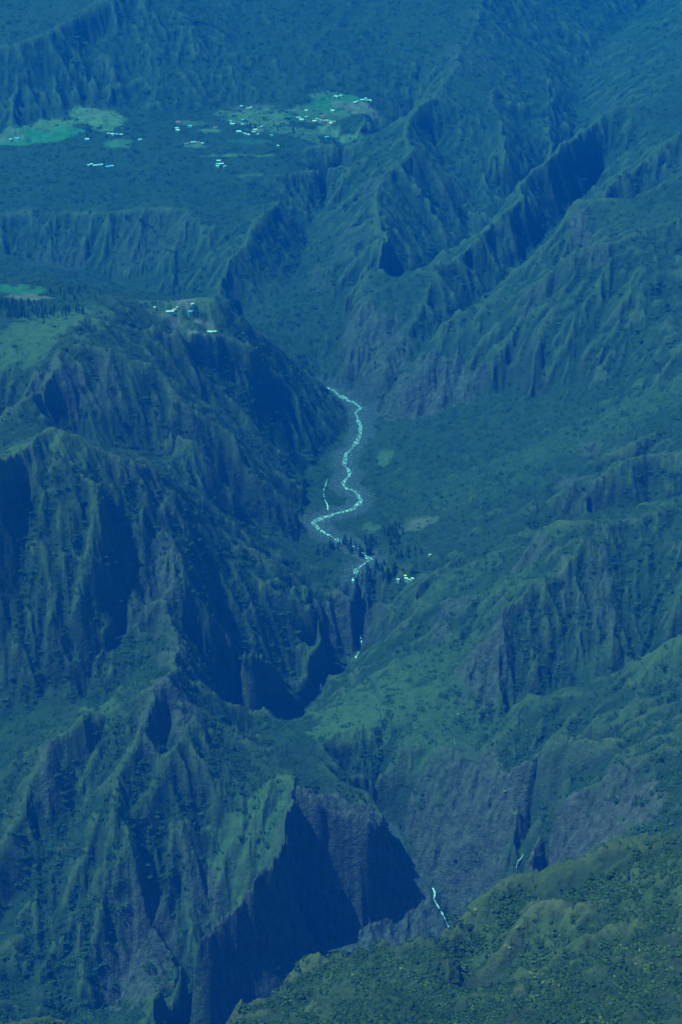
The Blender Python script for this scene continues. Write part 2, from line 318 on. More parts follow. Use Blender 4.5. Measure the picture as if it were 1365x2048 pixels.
class NM:                                                     # small helper for node materials
    def __init__(s, name, rough=0.9):
        s.m = bpy.data.materials.new(name); s.m.use_nodes = True; s.t = s.m.node_tree; s.b = s.t.nodes['Principled BSDF']
        s.b.inputs['Roughness'].default_value = rough; s.b.inputs['Specular IOR Level'].default_value = 0.2
    def n(s, ty, **kw):
        d = s.t.nodes.new(ty)
        for k_, v_ in kw.items(): setattr(d, k_, v_)
        return d
    def l(s, a, b): s.t.links.new(a, b)
    def pos(s): return s.n('ShaderNodeNewGeometry').outputs['Position']
    def noise(s, scale, detail=4, rough=0.55, vec=None):
        d = s.n('ShaderNodeTexNoise'); d.inputs['Scale'].default_value = scale; d.inputs['Detail'].default_value = detail
        d.inputs['Roughness'].default_value = rough; s.l(vec or s.pos(), d.inputs['Vector']); return d.outputs[0]
    def ramp(s, fac, a, b):
        d = s.n('ShaderNodeMapRange'); d.inputs[1].default_value = a; d.inputs[2].default_value = b; s.l(fac, d.inputs[0]); return d.outputs[0]
    def mix(s, fac, a, b):
        d = s.n('ShaderNodeMix', data_type='RGBA')
        for v_, i in ((a, 6), (b, 7)):
            if isinstance(v_, tuple): d.inputs[i].default_value = (*v_, 1)
            else: s.l(v_, d.inputs[i])
        if isinstance(fac, (int, float)): d.inputs[0].default_value = fac
        else: s.l(fac, d.inputs[0])
        return d.outputs[2]
    def math(s, op, a, b):
        d = s.n('ShaderNodeMath', operation=op)
        for v_, i in ((a, 0), (b, 1)):
            if isinstance(v_, (int, float)): d.inputs[i].default_value = v_
            else: s.l(v_, d.inputs[i])
        return d.outputs[0]
    def attr(s, name, ty='GEOMETRY'):
        d = s.n('ShaderNodeAttribute', attribute_type=ty); d.attribute_name = name; return d.outputs['Fac']
    def done(s, col):
        s.l(col, s.b.inputs['Base Color']); return s.m

# ------------------------------------------------------------------ what grows where
# (px, py, half-width m, half-depth m, strength) of bare rock, pasture, dry grass and soil
ROCK = [(1200,1640,75,70,1),(1110,1690,50,60,1),(1270,1590,40,60,.9),(1000,1600,45,60,.9),(940,1640,60,80,.8),(880,1600,60,60,.55),(960,1740,50,50,.8),(760,700,70,90,.65),(720,640,40,60,.6),(860,760,90,60,.85),(800,790,60,50,.7),(930,770,50,40,.6),(1160,450,22,50,.8),(1200,500,30,30,.5),(1060,600,25,50,.4),
 (350,1410,40,45,.75),(300,1900,40,60,.8),(260,1990,45,70,.85),(400,1800,30,40,.6),(330,1870,25,40,.7),(120,730,50,40,.55),(215,750,25,50,.5),(290,1430,15,40,.6),(95,1500,14,50,.7),(300,960,22,40,.5),(340,1000,14,40,.5),(330,1130,28,50,.6),(310,1220,40,40,.5),(340,1310,25,30,.6),
 (960,1340,40,50,.75),(1000,1250,22,40,.7),(910,1210,25,30,.7),(1150,960,35,35,.7),(1180,900,25,30,.5),(1060,1105,30,30,.6),(1215,1200,12,70,.6),(1185,1170,10,60,.5),(1030,1140,14,30,.5),(880,1250,20,40,.5),
 (740,380,25,90,.45),(700,480,40,90,.4),(640,560,30,60,.45),(270,490,60,70,.4),(340,470,60,60,.35),(930,120,70,120,.35),(960,60,60,120,.3),(1230,100,60,120,.35),(1210,190,50,80,.3),(990,200,20,70,.35),(100,530,80,60,.45),(560,560,30,50,.25),(680,1750,70,40,.5),(600,1850,60,60,.5),(700,1700,60,30,.6),(860,1760,40,60,.8),(480,1950,70,60,.7),(740,1840,90,70,1),(660,1860,60,50,1),(820,1830,60,60,1),(700,1260,60,30,.5)]
MEADOW = [(70,272,95,30,1),(130,262,50,18,1),(30,285,60,18,1),(235,287,38,22,.5),(40,580,55,30,.8),(600,232,60,40,.35),(655,208,45,50,.8),(700,200,35,30,.9),(500,285,60,18,.4)]
DRY = [(190,236,68,50,1),(215,245,45,45,1),(105,250,60,30,.8),(45,266,50,26,.7),(240,288,34,24,.8),(520,238,85,65,.75),(560,262,85,18,.65),(470,228,50,30,.5),(380,246,40,18,.6),(420,262,30,12,.8),(600,262,60,15,.55),(640,225,75,40,.6),(670,195,60,40,.6),(660,262,30,35,.9),(690,280,45,14,.9),(620,278,45,14,.6),(395,291,28,14,.8),(500,350,30,10,.7),(450,311,60,5,.7),(520,313,40,5,.7),(345,615,50,22,.7),(410,605,45,22,.8),(300,612,35,22,.7),(455,672,40,14,.7),(380,655,40,20,.4),(80,665,90,50,.75),(130,640,80,50,.7),(30,700,90,50,.7),(170,620,50,30,.6),(120,870,55,35,.75),(60,900,50,30,.6),
 (835,1045,38,22,.5),(770,910,18,40,.8),(745,1055,20,20,.8),(1300,800,140,60,.45),(1150,880,120,60,.35),(1000,960,120,80,.3),(900,1420,110,110,.55),(760,1400,90,90,.7),(690,1440,60,60,.8),(860,1320,80,70,.5),(1000,1190,60,60,.4),(560,1650,45,70,.8),(480,1740,50,60,.8),(420,1800,40,50,.6),(520,1640,30,40,.8),(200,1420,30,40,.6),(160,1530,30,40,.6),(960,1850,25,60,.6),(1080,1870,35,60,.6),(1200,1850,120,90,.35),(1320,1760,80,60,.5),(740,1980,80,80,.4),(1230,1340,60,40,.5),(1330,1310,60,40,.6),(1290,1010,80,30,.5),(1100,1070,30,20,.5),(1180,1040,60,20,.5),(950,440,40,120,.4),(1000,450,40,100,.4),(920,1150,80,30,.5),(870,1180,60,30,.4)]
SOIL = [(725,217,50,48,1),(690,212,40,22,.8),(640,242,42,14,.8),(595,222,40,12,.5),(370,600,22,26,.9),(340,645,26,14,.7),(410,652,24,10,.8),(395,665,24,10,.8),(60,594,45,20,.9),(20,270,40,25,.6),(190,225,40,50,.3),(500,216,60,14,.4),(843,1047,32,18,.55),(330,635,30,10,.6),(1130,1160,8,40,.4)]
def mask(lst, wob=0.5):
    out = np.zeros(MX.shape, np.float32)
    nz = (fbm(MX / 18, MY / 18, 400 + len(lst), 3) - 0.5) * 2 * wob
    for px, py, rx, ry, st in lst:
        h = hit(px, py); j = np.searchsorted(V, [h.y - ry * 1.8, h.y + ry * 1.8])
        sl2 = slice(j[0], j[1]); dx = (MX[sl2] - h.x) / rx; dy = (MY[sl2] - h.y) / ry
        d = np.sqrt(dx * dx + dy * dy) + nz[sl2]
        out[sl2] = np.maximum(out[sl2], st * np.clip((1.12 - d) / 0.3, 0, 1))
    return out
def path_dist(pts, rad):
    out = np.full(MX.shape, 999.0, np.float32); p3 = dense(np.array([P(*p) for p in pts]), 3)
    for x, y, z in p3[::1]:
        j = np.searchsorted(V, [y - rad, y + rad]); k = np.searchsorted(U, [(x - rad) / y, (x + rad) / y])
        s2 = (slice(j[0], j[1]), slice(k[0], k[1])); out[s2] = np.minimum(out[s2], np.hypot(MX[s2] - x, MY[s2] - y))
    return out
rd = path_dist(RIVER, 60); rl = np.minimum(path_dist(LOWER, 30), path_dist(GORGE, 30))
nzr = fbm(MX / 25, MY / 25, 77, 3)
slp = samp(SLOPE, MX.ravel(), MY.ravel()).reshape(MX.shape)
A_rock = np.clip(mask(ROCK) * 1.0 + np.clip((slp - 1.8) / 1.2, 0, .35), 0, 1)
A_grav = np.clip((34 + 14 * (nzr - .5) * 2 - rd) / 10, 0, 1) + np.clip((10 - rl) / 4, 0, 1)
ATT = {'rock': A_rock, 'meadow': mask(MEADOW, .35), 'dry': mask([e for e in DRY if e[1] >= 320], .6), 'pasture': mask([e for e in DRY if e[1] < 320], .5), 'soil': mask(SOIL, .3), 'gravel': np.clip(A_grav, 0, 1), 'crest': np.clip((samp(CURV, MX.ravel(), MY.ravel()).reshape(MX.shape) - .5) / 5.0, 0, 1) * np.clip(slp * 1.6, .2, 1)}
for k_, v_ in ATT.items():
    a_ = me.attributes.new(k_, 'FLOAT', 'POINT'); a_.data.foreach_set('value', v_.ravel().astype(np.float32))
print('masks', time.time() - T0)

M = NM('hillside')
big = M.ramp(M.noise(0.006, 5), .38, .62); mid = M.ramp(M.noise(0.045, 5, .65), .40, .60); fin = M.ramp(M.noise(0.16, 5, .8), .36, .64)
col = M.mix(mid, (0.006, 0.017, 0.005), (0.017, 0.036, 0.009))
col = M.mix(M.math('MULTIPLY', big, 0.5), col, (0.030, 0.042, 0.013))
col = M.mix(M.math('MULTIPLY', fin, 0.45), col, (0.046, 0.054, 0.020))
dryc = M.mix(M.ramp(M.noise(0.08, 4), .35, .65), (0.095, 0.115, 0.040), (0.050, 0.075, 0.024))
col = M.mix(M.math('MULTIPLY', M.attr('dry'), M.ramp(M.math('ADD', fin, M.math('MULTIPLY', M.attr('dry'), 1.0)), .5, 1.1)), col, dryc)
col = M.mix(M.math('MULTIPLY', M.attr('pasture'), M.ramp(mid, -.6, .6)), col, M.mix(fin, (0.085, 0.115, 0.045), (0.17, 0.185, 0.08)))
col = M.mix(M.math('MULTIPLY', M.attr('crest'), M.math('MULTIPLY', M.ramp(fin, -.4, .9), .68)), col, M.mix(M.ramp(M.noise(0.02, 3), .4, .6), (0.078, 0.095, 0.022), (0.125, 0.108, 0.048)))
st_ = M.n('ShaderNodeMapping'); st_.inputs['Scale'].default_value = (1, 1, 0.25); M.l(M.pos(), st_.inputs[0])
rk = M.mix(M.ramp(M.noise(0.12, 6, .7, st_.outputs[0]), .35, .68), (0.036, 0.031, 0.032), (0.125, 0.098, 0.090))
rf = M.math('MULTIPLY', M.attr('rock'), M.ramp(M.math('ADD', M.noise(0.055, 5, .65, st_.outputs[0]), M.math('MULTIPLY', M.attr('rock'), .35)), .42, .68))
col = M.mix(rf, col, rk)
col = M.mix(M.attr('meadow'), col, M.mix(mid, (0.025, 0.095, 0.025), (0.045, 0.14, 0.04)))
col = M.mix(M.attr('soil'), col, M.mix(mid, (0.11, 0.078, 0.065), (0.18, 0.13, 0.105)))
col = M.mix(M.attr('gravel'), col, M.mix(M.ramp(M.noise(0.5, 4, .8), .4, .7), (0.025, 0.03, 0.035), (0.09, 0.09, 0.09)))
bmp = M.n('ShaderNodeBump'); bmp.inputs['Strength'].default_value = 0.9; bmp.inputs['Distance'].default_value = 1.6
M.l(M.math('ADD', M.noise(0.28, 6, .7), M.math('MULTIPLY', M.noise(0.07, 4, .65), M.math('ADD', 1.5, M.math('MULTIPLY', rf, 4)))), bmp.inputs['Height']); M.l(bmp.outputs[0], M.b.inputs['Normal'])
me.materials.append(M.done(col))

# ------------------------------------------------------------------ foliage
def leaf_mat(name, a, b, c=None):
    q_ = NM(name, 0.75); oi = q_.attr('tint', 'INSTANCER'); rn = q_.n('ShaderNodeObjectInfo').outputs['Random']
    f_ = q_.math('FRACT', q_.math('ADD', oi, rn), 0)
    f_ = q_.math('ADD', q_.math('MULTIPLY', f_, .55), q_.math('MULTIPLY', q_.ramp(q_.noise(0.03, 4), .38, .62), .45)); col = q_.mix(f_, a, b)
    if c: col = q_.mix(q_.ramp(f_, .75, 1.0), col, c)
    col = q_.mix(q_.ramp(q_.noise(0.9, 2), .35, .7), col, q_.mix(0.5, col, b))
    return q_.done(col)
LEAF = leaf_mat('shrub_leaves', (0.014, 0.040, 0.006), (0.060, 0.105, 0.014), (0.14, 0.15, 0.028))
LEAFD = leaf_mat('dark_leaves', (0.010, 0.026, 0.010), (0.024, 0.052, 0.016))
LEAFY = leaf_mat('yellow_leaves', (0.15, 0.17, 0.025), (0.30, 0.28, 0.045))
bk = NM('bark'); BARK = bk.done(bk.mix(bk.ramp(bk.noise(2, 3), .3, .7), (0.05, 0.04, 0.03), (0.11, 0.09, 0.07)))
def foliage(name, seed, rx, rz, n, size, mat, cone=0.0, z0=0.0, lobes=5, spread=0.45):
    r_ = random.Random(seed); v = []; f = []
    lb = [(r_.uniform(-spread, spread) * rx, r_.uniform(-spread, spread) * rx, r_.uniform(.15, .8) * rz, r_.uniform(.45, .75) * (.45 / spread) ** .7) for _ in range(lobes)]
    for i in range(n):
        if cone:
            h = r_.random() ** 0.8; a = r_.uniform(0, 2 * math.pi); rr = rx * 1.25 * (1 - h) ** 0.55 * min(1, .45 + 2.5 * h) * (0.45 + 0.6 * r_.random()) * (0.85 + .3 * math.sin(5 * h * 6 + a * 2))
            c_ = Vector((rr * math.cos(a), rr * math.sin(a), z0 + h * rz)); nrm = Vector((math.cos(a), math.sin(a), .5))
        else:
            lx, ly, lz, lr = lb[i % lobes]; d_ = Vector((r_.gauss(0, 1), r_.gauss(0, 1), abs(r_.gauss(0, 1)) - .25)).normalized()
            k_ = lr * (0.75 + .35 * r_.random()); c_ = Vector((lx + d_.x * rx * k_, ly + d_.y * rx * k_, z0 + lz + d_.z * rz * k_)); nrm = d_
        nrm = (nrm + Vector((r_.uniform(-.5, .5), r_.uniform(-.5, .5), r_.uniform(-.3, .6)))).normalized()
        t_ = nrm.orthogonal().normalized(); t_.rotate(Matrix.Rotation(r_.uniform(0, 6.28), 3, nrm)); b_ = nrm.cross(t_)
        s_ = size * r_.uniform(.6, 1.3); k0 = len(v)
        for (p_, q2) in ((-1, -.7), (.9, -1), (1, .8), (-.7, 1)): v.append(c_ + t_ * p_ * s_ + b_ * q2 * s_ + nrm * r_.uniform(-.3, .3) * s_)
        f.append((k0, k0 + 1, k0 + 2, k0 + 3))
    return newmesh(name, v, f, mat)
def stem(name, h, r0, r1, limbs=0, seed=0):
    r_ = random.Random(seed); v = []; f = []
    def tube(a, b, ra, rb):
        k0 = len(v); d_ = (b - a).normalized(); t_ = d_.orthogonal().normalized(); b_ = d_.cross(t_)
        for c_, rr in ((a, ra), (b, rb)):
            for i in range(6): an = i * math.pi / 3; v.append(c_ + t_ * math.cos(an) * rr + b_ * math.sin(an) * rr)
        for i in range(6): f.append((k0 + i, k0 + (i + 1) % 6, k0 + 6 + (i + 1) % 6, k0 + 6 + i))
    tube(Vector((0, 0, -1.0)), Vector((0, 0, h)), r0, r1)
    for i in range(limbs):
        a = r_.uniform(0, 6.28); z_ = h * r_.uniform(.35, .9); l_ = h * .25
        tube(Vector((0, 0, z_)), Vector((math.cos(a) * l_, math.sin(a) * l_, z_ + l_ * .6)), r1 * 1.2, r1 * .4)
    return newmesh(name, v, f, BARK)
SHR = [foliage('shrub_leaves', 10 + i, 1.0, (0.75, 1.0, 1.25, 0.6)[i], 110, 0.26, LEAF) for i in range(3)] + [foliage('thicket_leaves', 20 + i, (2.6, 2.0, 3.2)[i], (0.8, 1.1, 0.7)[i], 260, 0.34, LEAF, lobes=(9, 7, 13)[i], spread=1.0) for i in range(3)]
SHRN = [foliage('shrub_leaves', 30 + i, 1.0, (0.8, 1.1, 1.35, 0.65)[i], 420, 0.13, LEAF, lobes=7) for i in range(4)]
SHRY = [foliage('yellow_leaves', 50 + i, 1.0, 0.9, 300, 0.15, LEAFY, lobes=6) for i in range(2)]
CONE = [foliage('crown', 60 + i, (4.2, 5.2, 3.6)[i], (21, 18, 24)[i], 620, 0.75, LEAFD, cone=1, z0=2.5) for i in range(3)]
CST = [stem('trunk', (20, 17, 22)[i], .5, .12, 8, i) for i in range(3)]
SST = stem('stem', 0.9, .10, .05, 4, 9)

# scatter: a jittered lattice whose step grows with distance
xs, ys = [], []
yv = 1400.0
while yv < 6300:
    stp_ = 2.9 + (yv - 1400) * 0.0014
    hw = 0.215 * yv + 20; n_ = int(2 * hw / stp_)
    xs.append(-hw + (np.arange(n_) + rng.random(n_)) * stp_); ys.append(yv + rng.random(n_) * stp_)
    yv += stp_
SX = np.concatenate(xs); SY = np.concatenate(ys)
jy = np.clip(np.searchsorted(V, SY), 0, nr - 1); jx = np.clip(np.searchsorted(U, SX / SY), 0, nc - 1)
at = lambda k_: ATT[k_][jy, jx]
cl = fbm(SX / 30, SY / 30, 500, 3, .6); sl4 = slp[jy, jx]
pk = 0.62 + 4.5 * (cl - .45)
pk = np.clip(pk, 0.04, 1) * (1 - .97 * at('meadow')) * (1 - .95 * at('soil')) * (1 - .75 * at('dry')) * (1 - .9 * at('pasture')) * (1 - .93 * at('rock')) * (1 - .98 * at('gravel'))
pk = pk * np.clip(1.9 - .3 * sl4, .4, 1.0)
pk = pk * (1 - .8 * at('crest')) * np.clip(1.25 - (SY - 1500) * .00025, .65, 1)
keep = rng.random(SX.size) < pk
SX, SY = SX[keep], SY[keep]; SZ = height(SX, SY)
SS = (0.6 + 2.0 * rng.random(SX.size) ** 3) * np.clip(1.05 - (SY - 1900) * 0.0004, .72, 1.05) * (1 + (SY - 1400) * 0.00008)
print('shrubs', SX.size, time.time() - T0)
# the ones that show largest become shrubs of their own
tt = -((SZ - CAM_Z) * cp + 0) ; fwd = SY * cp - (SZ - CAM_Z) * sp; upc = SY * sp + (SZ - CAM_Z) * cp
PX = 682.5 + F * SX / fwd; PY = 1024 - F * upc / fwd
inf = (PX > 5) & (PX < 1360) & (PY > 20) & (PY < 2040) & (SY < 1900)
vis = np.zeros(SX.size, bool)
for i in np.nonzero(inf)[0]:
    yy_ = np.linspace(1190, SY[i] - 4, 60); zz = CAM_Z + (SZ[i] + SS[i] * .8 - CAM_Z) * yy_ / SY[i]
    vis[i] = np.all(height(SX[i] / SY[i] * yy_, yy_) < zz)
cand = np.nonzero(inf & vis)[0]; cand = cand[np.argsort(-(SS[cand] / fwd[cand]))][:270]
for n_, i in enumerate(cand):
    big_ = 'large' if SS[i] > 2.0 else 'low'
    col_ = ('far left', 'left of centre', 'centre', 'right of centre', 'far right')[min(4, int(PX[i] / 273.0))]
    if PX[i] < 300: pl = 'among the treetops at the bottom left corner'
    elif PX[i] < 940 and PY[i] < 1960: pl = 'on the low jagged spur beside the dark canyon, ' + ('left end' if PX[i] < 760 else 'right end')
    elif PY[i] > 1985: pl = ('in the scrub just above the bottom edge, ' if PY[i] < 2012 else 'cut close to the bottom edge, ') + col_
    elif PY[i] < 1790: pl = 'close below the crest of the nearest slope, ' + col_
    elif PY[i] < 1890: pl = 'on the upper part of the nearest slope, ' + col_
    else: pl = 'halfway down the nearest slope, ' + col_
    lb = big_ + ' dark green shrub ' + pl; gp = big_ + ' shrubs ' + pl
    o = link('shrub', None, None, (SX[i], SY[i], SZ[i])); o.scale = (SS[i],) * 3; o.rotation_euler = (0, 0, rng.random() * 6.28)
    tag(o, lb, 'shrub', gp); link('foliage', SHRN[n_ % 4], o); link('stem', SST, o)
rest = np.ones(SX.size, bool); rest[cand] = False
def scatter(name, label, cat, pts, scl, protos, pick=None):
    n_ = len(pts); md = bpy.data.meshes.new(name); md.vertices.add(n_); md.vertices.foreach_set('co', pts.astype(np.float32).ravel())
    for k_, v_ in (('scl', scl), ('tint', rng.random(n_)), ('rotz', rng.random(n_) * 6.283)):
        a_ = md.attributes.new(k_, 'FLOAT', 'POINT'); a_.data.foreach_set('value', v_.astype(np.float32))
    a_ = md.attributes.new('pick', 'INT', 'POINT'); a_.data.foreach_set('value', (rng.integers(0, len(protos), n_) if pick is None else pick).astype(np.int32))
    o = link(name, md); tag(o, label, cat, None, 'stuff')
    g = bpy.data.node_groups.new(name, 'GeometryNodeTree'); g.is_modifier = True
    g.interface.new_socket('Geometry', in_out='INPUT', socket_type='NodeSocketGeometry'); g.interface.new_socket('Geometry', in_out='OUTPUT', socket_type='NodeSocketGeometry')
    N = g.nodes.new; L = g.links.new
    gi, go, ip, gj = N('NodeGroupInput'), N('NodeGroupOutput'), N('GeometryNodeInstanceOnPoints'), N('GeometryNodeGeometryToInstance')
    for p_ in protos:
        po = bpy.data.objects.new(name + '_kind', p_); oi = N('GeometryNodeObjectInfo'); oi.inputs['Object'].default_value = po; L(oi.outputs['Geometry'], gj.inputs[0])
    def na(nm, ty='FLOAT'):
        d = N('GeometryNodeInputNamedAttribute'); d.data_type = ty; d.inputs[0].default_value = nm; return d.outputs[0]
    L(gi.outputs[0], ip.inputs['Points']); L(gj.outputs[0], ip.inputs['Instance']); ip.inputs['Pick Instance'].default_value = True
    L(na('pick', 'INT'), ip.inputs['Instance Index']); L(na('scl'), ip.inputs['Scale'])
    cx = N('ShaderNodeCombineXYZ'); L(na('rotz'), cx.inputs[2]); L(cx.outputs[0], ip.inputs['Rotation']); L(ip.outputs[0], go.inputs[0])
    o.modifiers.new('scatter', 'NODES').node_group = g
    return o
scatter('scrub', 'dense green scrub and low forest covering the slopes', 'scrub', np.stack([SX, SY, SZ], 1)[rest], SS[rest], SHR, np.where((slp[np.clip(np.searchsorted(V, SY), 0, nr - 1), np.clip(np.searchsorted(U, SX / SY), 0, nc - 1)] < .55) & (rng.random(SX.size) < np.clip(1.9 - SY / 2400, .12, .6)), rng.integers(3, 6, SX.size), rng.integers(0, 3, SX.size))[rest])
print('scattered', time.time() - T0)
# ------------------------------------------------------------------ yellow-leaved shrubs
def z7(x, y): return (700 + x * .487, 1700 + y * .487)
def z6(x, y): return (683 + x / 2, 1366 + y / 2)
YEL = [z7(515,250),z7(640,398),z7(655,404),z7(688,328),z7(712,328),z7(795,553),z7(862,558),z7(1088,523),z7(1145,545),z7(1118,568),z7(1195,563),z7(1190,538),z7(1188,403),z7(1192,418),z7(1280,190),z7(1175,475),z7(10,495),z7(14,515),z7(210,490),z7(1062,147),z7(580,697),z7(435,590),z7(148,672),z7(130,684),z7(748,590),z7(1030,690),
       z6(503,100),z6(487,122),z6(468,128),z6(440,240),z6(455,243),z6(300,185),z6(737,440),z6(695,525),z6(655,440)]
YLB = {0:'bright yellow shrub high on the rounded green shoulder next to the canyon mouth',1:'larger of two yellow shrubs touching each other on the slope under the second crest',2:'smaller yellow shrub touching a larger one under the second crest',
 16:'yellow shrub at the left end of the near spur, upper one of the pair',17:'yellow shrub at the left end of the near spur, lower one of the pair',22:'big yellow bush near the bottom edge left of centre of the near slope',14:'yellow shrub by itself near the right edge of the nearest slope'}
for n_, (px, py) in enumerate(YEL):
    h = hit(px, py); o = link('yellow_shrub', None, None, h); s_ = (1.5 if py > 1700 else 1.9) * rng.uniform(.8, 1.25); o.scale = (s_ * 1.15, s_, s_ * .85)
    o.rotation_euler = (0, 0, rng.random() * 6)
    far_ = py < 1620
    tag(o, YLB.get(n_, 'small yellow shrub dotted on the grassy middle slope above the canyon' if far_ else 'small yellow-leaved shrub among green scrub on the nearest slope'), 'yellow shrub', 'yellow shrubs on the middle slope' if far_ else 'yellow shrubs on the nearest slope')
    link('foliage', SHRY[n_ % 2], o); link('stem', SST, o)

# ------------------------------------------------------------------ tall dark trees
def grove(n, box, sc_, label, group):
    r_ = random.Random(int(box[0] * 7 + box[1]))
    for i in range(n):
        a_ = r_.uniform(0, 6.283); q_ = math.sqrt(r_.random())
        h = hit(box[0] + box[2] * q_ * math.cos(a_), box[1] + box[3] * q_ * math.sin(a_)); j = r_.randrange(3)
        o = link('tall_tree', None, None, h); k_ = sc_ * r_.uniform(.4, .95); o.scale = (k_ * r_.uniform(.9, 1.15), k_, k_); o.rotation_euler = (0, 0, r_.uniform(0, 6))
        tag(o, label, 'tree', group); link('crown', CONE[j], o); link('trunk', CST[j], o)
grove(22, (788, 1072, 20, 20), .85, 'tall dark tree in the compact stand beside the brown clearing', 'dark stand by the brown clearing')
grove(26, (700, 1102, 52, 14), .95, 'tall dark tree in the row that hides the stream below its last bend', 'riverside trees below the bend')
grove(9, (742, 1092, 14, 10), .95, 'tall dark tree on the right bank where the stream comes back into view', 'right bank trees')
grove(22, (762, 1150, 34, 20), .9, 'tall dark tree in the grove between the gorge mouth and the small hamlet', 'grove above the gorge')
grove(16, (812, 1108, 34, 14), .8, 'dark tree in the loose group between the clearing and the hamlet', 'trees above the hamlet')
grove(8, (640, 1110, 24, 10), .8, 'dark tree at the left foot of the mountain beside the stream', 'left bank trees')
grove(46, (85, 628, 95, 12), .85, 'tall conifer in the dark belt of forest behind the left-hand shoulder', 'conifers on the left shoulder')
grove(24, (30, 612, 45, 8), .85, 'tall conifer below the bright pasture at the left edge', 'conifers below the left pasture')
grove(18, (150, 590, 60, 12), .75, 'conifer on the knoll right of the brown plot on the left shoulder', 'conifers on the left knoll')
grove(10, (540, 262, 60, 16), .7, 'single dark tree standing in the pastures of the far village', 'trees in the far village pastures')
grove(8, (200, 272, 60, 8), .7, 'single dark tree on the edge of the far left fields', 'trees by the far left fields')

# ------------------------------------------------------------------ houses
def flat_mat(name, c, rough=.6):
    q_ = NM(name, rough); n_ = q_.ramp(q_.noise(1.5, 3), .3, .7); return q_.done(q_.mix(n_, tuple(x * .82 for x in c), c))
RM_ = {'white': flat_mat('white_roof', (.66, .67, .66), .5), 'red': flat_mat('red_roof', (.62, .10, .10)), 'pink': flat_mat('faded_red_roof', (.75, .36, .34)), 'blue': flat_mat('blue_roof', (.16, .45, .72)),
       'pale green': flat_mat('pale_green_roof', (.40, .56, .50)), 'yellow': flat_mat('yellow_roof', (.85, .75, .34)), 'grey': flat_mat('grey_roof', (.42, .46, .46))}
WALL = flat_mat('painted_wall', (.50, .48, .42)); DOOR = flat_mat('door_wood', (.16, .10, .07)); GLASS = flat_mat('dark_glass', (.03, .04, .05), .2)
def box(lo, hi, v, f):
    k_ = len(v)
    for c_ in ((0,0,0),(1,0,0),(1,1,0),(0,1,0),(0,0,1),(1,0,1),(1,1,1),(0,1,1)): v.append(tuple(hi[i] if c_[i] else lo[i] for i in range(3)))
    for a_ in ((0,3,2,1),(4,5,6,7),(0,1,5,4),(1,2,6,5),(2,3,7,6),(3,0,4,7)): f.append(tuple(k_ + i for i in a_))
def house(px, py, L_, W_, roof, label, rot=None, group=None):
    h = hit(px, py); rot = random.uniform(-.5, .5) if rot is None else rot
    o = link('house', None, None); o.rotation_euler = (0, 0, rot)
    c_, s_ = math.cos(rot), math.sin(rot); zs = [gz(h.x + a * c_ - b * s_, h.y + a * s_ + b * c_) for a in (-L_/2, 0, L_/2) for b in (-W_/2, W_/2)]
    z0 = sorted(zs)[3] + .3; o.location = (h.x, h.y, z0); dn = z0 - min(zs) + .8
    tag(o, label, 'house', group)
    H_ = 2.9; rh = W_ * .26; v, f = [], []
    box((-L_/2, -W_/2, -dn), (L_/2, W_/2, H_), v, f)
    k_ = len(v); v += [(-L_/2 + .02, -W_/2, H_), (-L_/2 + .02, W_/2, H_), (-L_/2 + .02, 0, H_ + rh - .15), (L_/2 - .02, -W_/2, H_), (L_/2 - .02, W_/2, H_), (L_/2 - .02, 0, H_ + rh - .15)]
    f += [(k_, k_ + 2, k_ + 1), (k_ + 3, k_ + 4, k_ + 5)]
    link('wall', newmesh('wall', v, f, WALL), o)
    e = .45; v, f = [], []
    for s2 in (-1, 1):
        k_ = len(v); y0, y1 = s2 * (W_/2 + e), 0; za, zb = H_ - e * .5, H_ + rh
        v += [(-L_/2 - e, y0, za), (L_/2 + e, y0, za), (L_/2 + e, y1, zb), (-L_/2 - e, y1, zb), (-L_/2 - e, y0, za - .14), (L_/2 + e, y0, za - .14), (L_/2 + e, y1, zb - .14), (-L_/2 - e, y1, zb - .14)]
        for a_ in ((0,1,2,3),(7,6,5,4),(0,4,5,1),(1,5,6,2),(3,2,6,7),(0,3,7,4)): f.append(tuple(k_ + i for i in (a_ if s2 < 0 else a_[::-1])))
    link('roof', newmesh('roof', v, f, RM_[roof]), o)
    v, f = [], []; box((-.5, -W_/2 - .06, 0), (.5, -W_/2 - .003, 2.1), v, f); link('door', newmesh('door', v, f, DOOR), o)
    for q_ in (-.3, .3):
        v, f = [], []; box((q_ * L_ - .5, -W_/2 - .05, .9), (q_ * L_ + .5, -W_/2 - .003, 2.0), v, f); link('window', newmesh('window', v, f, GLASS), o)
